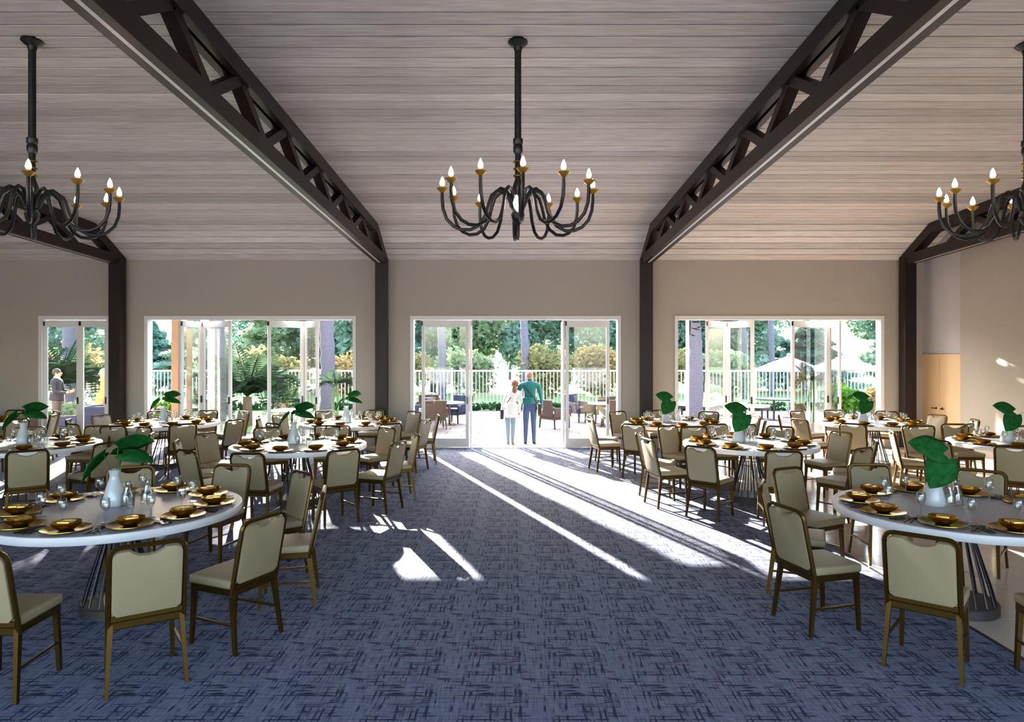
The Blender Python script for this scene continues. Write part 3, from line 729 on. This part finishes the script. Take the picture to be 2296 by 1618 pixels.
# ------------------------------------------------------------------ posts, parasols, furniture outside
for px, wd, mt, lb in ((396, .17, 'timber', 'tan timber verandah post left of folded door leaf'), (425, .1, 'timber', 'slimmer tan post behind the folded left door leaf')):
    x_, y_ = Q(px, 16.9)
    r = thing('verandah_post', (x_, y_, -.02), 0, lb, 'post')
    MB().box(-wd/2, wd/2, -wd/2, wd/2, .1, 3.1).build('shaft', mt, r); MB().box(-wd*.62, wd*.62, -wd*.62, wd*.62, 0, .1).build('foot', 'greyblue', r)
x_, y_ = Q(1541, 19)
r = thing('lamp_pole', (x_, y_, -.02), 0, 'slim white pole at the left of right doorway', 'pole')
MB().tube([(0,0,.05), (0,0,3.6)], .045, 10).build('shaft', 'fence', r, smooth=True); MB().lathe([(0,0),(.12,0),(.1,.05),(0,.06)], 12).build('foot', 'fence', r)
def parasol(px, d, lab, rad):
    x_, y_ = Q(px, d); r = thing('parasol', (x_, y_, -.02), 0, lab, 'parasol', 'pale parasols outside')
    MB().tube([(0,0,.05), (0,0,2.1)], .025, 8).build('pole', 'greyblue', r, smooth=True)
    n = 8; a = MB(); vt = [(0,0,2.12)]+[(rad*math.cos(2*PI*k/n), rad*math.sin(2*PI*k/n), 1.6) for k in range(n)]
    vb = [(p[0]*.98, p[1]*.98, p[2]-.02) for p in vt]
    a.add(vt+vb, [(0, 1+k, 1+(k+1) % n) for k in range(n)]+[(9, 10+(k+1) % n, 10+k) for k in range(n)]+[(1+k, 10+k, 10+(k+1) % n, 1+(k+1) % n) for k in range(n)])
    a.build('canopy', 'canopy', r)
    for k in range(n):
        MB().tube([(0,0,2.07), (rad*.95*math.cos(2*PI*k/n), rad*.95*math.sin(2*PI*k/n), 1.585)], .01, 4).build('rib', 'greyblue', r)
    MB().lathe([(0,2.1),(.06,2.12),(.05,2.19),(0,2.21)], 10).build('finial', 'canopy', r); MB().lathe([(0,0),(.28,0),(.26,.06),(.04,.09),(0,.09)], 16).build('base', 'greyblue', r)
parasol(1768, 23.3, 'pale canvas parasol left of the potted palm', 1.35)
parasol(1893, 26.0, 'pale canvas parasol right of the potted palm', 1.45)
def armchair(px, d, rz, mt, lab):
    x_, y_ = Q(px, d); r = thing('outdoor_armchair', (x_, y_, -.02), rz, lab, 'chair', 'outdoor armchairs on the terrace')
    MB().box(-.32, .32, -.3, .32, .28, .4).build('seat', mt, r, bevel=.02)
    MB().prism([(-.3,.36),(.3,.36),(.33,.86),(-.33,.86)], lambda u, z_: (u, -.28-(z_-.36)*.2, z_), lambda u, z_: (u, -.34-(z_-.36)*.2, z_)).build('backrest', mt, r, bevel=.015)
    MB().box(-.27, .27, -.24, .3, .4, .48).build('cushion', 'cushion' if mt == 'wicker' else 'navy', r, bevel=.03)
    for s in (-1, 1):
        MB().prism([(-.3,.36),(.32,.36),(.32,.6),(-.32,.64)], lambda v, z_: (s*.32, v, z_), lambda v, z_: (s*.38, v, z_)).build('arm', mt, r, bevel=.012)
        for v in (-.27, .28): MB().beam((s*.31, v, .3), (s*.33, v*1.05, 0), .045, .045, (0,1,0), .03, .03).build('leg', 'handle', r)
armchair(972, 19.6, .25, 'wicker', 'brown wicker armchair behind left glass leaf, seen from its back')
armchair(962, 22.4, .1, 'wicker', 'farther brown wicker armchair through the left glass leaf')
armchair(1243, 19.8, -.9, 'wicker', 'brown wicker armchair right of the man in teal')
armchair(1343, 21.5, .5, 'wicker', 'brown wicker armchair through the right glass leaf')
armchair(1379, 19.8, .2, 'wicker', 'brown wicker armchair at right jamb of central doorway')
armchair(1020, 21.4, 2.6, 'navy', 'navy outdoor armchair right of the left wicker chair')
armchair(936, 20.8, 1.2, 'navy', 'navy outdoor armchair at left jamb of central doorway')
armchair(1298, 22, -2.4, 'navy', 'navy outdoor armchair through right glass leaf')
armchair(178, 17.4, 1.3, 'navy', 'navy outdoor armchair before the man in dark jacket')
armchair(222, 17.3, .2, 'navy', 'navy outdoor armchair before the person in camel coat')
def lounger(px, d, lab):
    x_, y_ = Q(px, d); r = thing('sun_lounger', (x_, y_, -.02), .9, lab, 'sun lounger', 'sun loungers by the fence')
    MB().box(-.33, .33, -.9, .5, .3, .36).build('frame', 'handle', r)
    MB().box(-.31, .31, -.88, .48, .36, .46).build('mattress', 'cushion', r, bevel=.03)
    MB().beam((0, .46, .4), (0, .98, .78), .62, .09).build('backrest', 'cushion', r, bevel=.02)
    for sx in (-.29, .29):
        for yy in (-.8, .4): MB().beam((sx, yy, .31), (sx, yy, 0), .05, .05, (0,1,0)).build('leg', 'handle', r)
lounger(1545, 24, 'white sun lounger in front of the thick palm trunk'); lounger(1615, 24.5, 'white sun lounger between folded glass leaves of right doorway'); lounger(1662, 23.5, 'white sun lounger nearest the first parasol')
def garden_table(px, d, lab, h=.72, rad=.45, mt='fence'):
    x_, y_ = Q(px, d); r = thing('garden_table', (x_, y_, -.02), 0, lab, 'table', 'outdoor tables on the terrace')
    MB().lathe([(0,h),(rad,h),(rad,h-.03),(0,h-.03)], 24).build('tabletop', mt, r); MB().tube([(0,0,.02),(0,0,h-.02)], .035, 8).build('pedestal', 'handle', r); MB().lathe([(0,0),(.24,0),(.22,.03),(0,.04)], 16).build('foot', 'handle', r)
garden_table(1008, 20.6, 'white round garden table between wicker and navy chairs'); garden_table(1352, 20.3, 'white round garden table through right glass leaf'); garden_table(960, 23.6, 'white round garden table farthest behind left glass leaf')
garden_table(1735, 22.5, 'dark round garden table under the left parasol', .7, .6, 'handle')
garden_table(655, 20.5, 'white round garden table beyond the left doorway', .5, .6)

# ------------------------------------------------------------------ people
def person(name, loc, rz, lab, J, bones, mats, extra):
    """J: joint name -> (x,y,z,radius_x,radius_y); bones: (a,b,slot); one skinned body mesh with clothing slots"""
    me = bpy.data.meshes.new('body'); names = list(J)
    me.from_pydata([J[k][:3] for k in names], [(names.index(a), names.index(b)) for a, b, _ in bones], [])
    ob = bpy.data.objects.new('body_build', me); C.objects.link(ob)
    md = ob.modifiers.new('skin', 'SKIN'); sb = ob.modifiers.new('sub', 'SUBSURF'); sb.levels = 2; sb.render_levels = 2
    lay = me.skin_vertices[0].data if me.skin_vertices else None
    if lay is None:
        bm = bmesh.new(); bm.from_mesh(me); bm.verts.layers.skin.verify(); bm.to_mesh(me); bm.free(); lay = me.skin_vertices[0].data
    for i, k in enumerate(names):
        lay[i].radius = (J[k][3], J[k][4]); lay[i].use_root = (k == 'pelvis')
    dg = bpy.context.evaluated_depsgraph_get(); dg.update()
    bme = bpy.data.meshes.new_from_object(ob.evaluated_get(dg)); bpy.data.objects.remove(ob)
    m = MB(); m.v = [tuple(v.co) for v in bme.vertices]; m.f = [tuple(p.vertices) for p in bme.polygons]
    seg = [(Vector(J[a][:3]), Vector(J[b][:3]), s, (J[a][3]+J[b][3])/2) for a, b, s in bones]
    slots = []
    for f in m.f:
        c = sum((Vector(m.v[i]) for i in f), Vector())/len(f); best = None
        for a, b, s, rr in seg:
            t = max(0, min(1, (c-a).dot(b-a)/max(1e-9, (b-a).length_squared))); dd = (c-(a+(b-a)*t)).length-rr*.6
            if best is None or dd < best[0]: best = (dd, s)
        slots.append(best[1])
    def more(fn, s):
        k0 = len(m.f); fn(m); slots.extend([s]*(len(m.f)-k0))
    h = Vector(J['head'][:3]); hr = J['head'][3]
    # nose, ears, eyes, mouth (the figure looks along +Y)
    more(lambda q: q.ball((h.x, h.y+hr*1.22, h.z-.012), .014, .022, .022, 6, 4), 'skin')
    for s in (-1, 1):
        more(lambda q: q.ball((h.x+s*hr*1.02, h.y, h.z-.01), .012, .02, .03, 6, 4), 'skin')
        more(lambda q: q.ball((h.x+s*.034, h.y+hr*1.08, h.z+.012), .013, .01, .009, 6, 4), 'eye')
    more(lambda q: q.ball((h.x, h.y+hr*1.1, h.z-.06), .026, .012, .008, 6, 4), 'lip')
    for s in ('l', 'r'):   # five fingers per hand
        hd_ = Vector(J['hand_'+s][:3]); wr_ = Vector(J['wrist_'+s][:3]); d = (hd_-wr_).normalized()
        side = d.cross(Vector((1, 0, .2))).normalized(); inw = side.cross(d).normalized()
        for k in range(4):
            b0 = hd_+side*(.012*(k-1.5)*1.5)+d*.01; ln = (.062, .07, .066, .05)[k]
            more(lambda q: q.tube([tuple(b0), tuple(b0+d*ln*.5+inw*.006), tuple(b0+d*ln*.9+inw*.022)], [.009,.0085,.006], 5), 'skin')
        b0 = hd_-side*.03-d*.03
        more(lambda q: q.tube([tuple(b0), tuple(b0-side*.022+d*.022), tuple(b0-side*.026+d*.05)], [.011,.0095,.007], 5), 'skin')
    r = thing(name, loc, rz, lab, 'person')
    order = sorted(set(slots)); me2 = m.mesh('body', None, smooth='all', fix=False)
    for s in order: me2.materials.append(M[mats.get(s, s)])
    me2.polygons.foreach_set('material_index', [order.index(s) for s in slots])
    put('body', me2, r)
    for nm_, mt, mb in extra: mb.build(nm_, mt, r, smooth=True)
    return r
def joints(H, lean=0., arm_l=None, arm_r=None, sh=.19, hipw=.085, feet=.1, bulk=1.0):
    s = H/1.72; J = {}
    def P(k, x_, y_, z_, rx, ry=None): J[k] = (x_*s+lean*max(0, z_-.9)*s, y_*s, z_*s, rx*s*bulk, (ry or rx)*s*bulk)
    P('pelvis', 0, 0, .93, .145, .105); P('waist', 0, 0, 1.08, .135, .1); P('chest', 0, -.01, 1.28, .16, .105); P('upper', 0, -.01, 1.4, .12, .09)
    P('neck', 0, 0, 1.49, .056); P('jaw', 0, .02, 1.54, .066, .072); P('head', 0, .015, 1.61, .078, .092); P('crown', 0, 0, 1.675, .058, .07)
    for q, sg in (('l', -1), ('r', 1)):
        P('hip_'+q, sg*hipw, 0, .86, .088); P('knee_'+q, sg*(hipw+feet)/2*1.0, .01, .48, .062); P('ankle_'+q, sg*feet, -.01, .1, .045)
        P('heel_'+q, sg*feet, -.0, .045, .04); P('toe_'+q, sg*(feet+.02), .15, .035, .035)
        P('shoulder_'+q, sg*sh, -.01, 1.4, .07)
        a = (arm_l if q == 'l' else arm_r) or [(sg*(sh+.06), -.03, 1.12), (sg*(sh+.07), .02, .88), (sg*(sh+.07), .04, .79)]
        P('elbow_'+q, *a[0], .045); P('wrist_'+q, *a[1], .033); P('hand_'+q, *a[2], .036, .022)
    return J
def bones(sh='shirt', sl='shirt', leg='trouser', shoe='shoe', ank='trouser'):
    B = [('pelvis','waist',leg if sh != 'coat' else sh),('waist','chest',sh),('chest','upper',sh),('upper','neck',sh),('neck','jaw','skin'),('jaw','head','skin'),('head','crown','skin')]
    for q in 'lr':
        B += [('pelvis','hip_'+q,leg),('hip_'+q,'knee_'+q,leg),('knee_'+q,'ankle_'+q,ank),('ankle_'+q,'heel_'+q,shoe),('heel_'+q,'toe_'+q,shoe),
              ('upper','shoulder_'+q,sh),('shoulder_'+q,'elbow_'+q,sl),('elbow_'+q,'wrist_'+q,sl),('wrist_'+q,'hand_'+q,'skin')]
    return B
def cap(h, hr, z0=-.02, back=.02, grow=1.12):
    m = MB(); m.ball((h[0], h[1]-back, h[2]+.03), hr*grow, hr*grow*1.12, hr*grow*1.1, 12, 8); return m
# man in teal jacket, seen from behind
J = joints(1.74, 0, arm_l=[(-.3, .02, 1.17), (-.4, .06, 1.24), (-.46, .06, 1.27)], sh=.21, bulk=1.08)
ex = [('hair', 'hair_grey', cap(J['head'], .078, grow=1.08)),
      ('jacket_hem', 'teal', MB().lathe([(.15,.98),(.185,.99),(.18,1.12),(.16,1.14)], 16)),
      ('bag_strap', 'bag', MB().tube([(-.17,-.06,1.46), (-.08,-.145,1.34), (.08,-.15,1.14), (.19,-.1,.98)], .014, 6)),
      ('shoulder_bag', 'bag', MB().box(.19, .27, -.12, .12, .74, .98))]
person('person', (.4, 16.25, -.02), 0, 'person in teal jacket and jeans seen from behind, bag strap across back', J, bones(), dict(shirt='teal', trouser='denim', shoe='shoe'), ex)
# woman leaning on him
J = joints(1.52, .17, sh=.165, hipw=.08, feet=.06, bulk=1.05)
ex = [('hair', 'hair_brown', cap(J['head'], .075, grow=1.22).ball((J['head'][0]-.01, -.075, J['head'][2]-.1), .06, .05, .12, 10, 6)),
      ('blouse_hem', 'blouse', MB().lathe([(.15,.66),(.19,.68),(.175,.95),(.15,1.0)], 16)),
      ('bag_strap', 'bag', MB().tube([(.1,-.09,1.26), (-.02,-.13,1.1), (-.15,-.1,.86)], .011, 5)),
      ('shoulder_bag', 'bag', MB().box(-.235, -.165, -.1, .1, .62, .84))]
person('person', (-.06, 16.2, -.02), 0, 'person in white blouse and pale jeans leaning on the teal jacket', J, bones(shoe='sandal'), dict(shirt='blouse', trouser='paledenim', sandal='sandal'), ex)
# man in dark jacket, facing right, hands raised in front
J = joints(1.76, 0, arm_l=[(-.24, .05, 1.14), (-.16, .27, 1.12), (-.13, .34, 1.14)], arm_r=[(.24, .05, 1.14), (.15, .28, 1.1), (.12, .35, 1.12)], sh=.19)
ex = [('hair', 'hair_dark', cap(J['head'], .08, back=.025, grow=1.14)), ('shirt_collar', 'cushion', MB().lathe([(.06,1.5),(.085,1.46),(.07,1.54),(.06,1.54)], 12, (0,0,.02))),
      ('jacket_hem', 'blackcloth', MB().lathe([(.15,.92),(.175,.94),(.165,1.1),(.14,1.12)], 16))]
x_, y_ = Q(128, 18.3)
person('person', (x_, y_, -.02), -PI/2+.15, 'person in dark jacket and grey trousers facing right outside', J, bones(), dict(shirt='blackcloth', trouser='greytrouser'), ex)
# person in camel coat
J = joints(1.76, 0, sh=.18)
ex = [('hair', 'hair_blond', cap(J['head'], .08, back=.02, grow=1.2).ball((0, -.07, 1.56), .075, .05, .1, 10, 6)),
      ('coat_skirt', 'coat', MB().lathe([(.2,.5),(.235,.52),(.21,.85),(.175,1.1),(.14,1.14)], 18)), ('coat_collar', 'coat', MB().lathe([(.06,1.54),(.1,1.5),(.13,1.45),(.09,1.44)], 12))]
x_, y_ = Q(233, 18.3)
person('person', (x_, y_, -.02), PI/2+.5, 'person in long camel coat outside, partly behind left column', J, bones('coat', 'coat', 'trouser'), dict(coat='coat', trouser='denim'), ex)
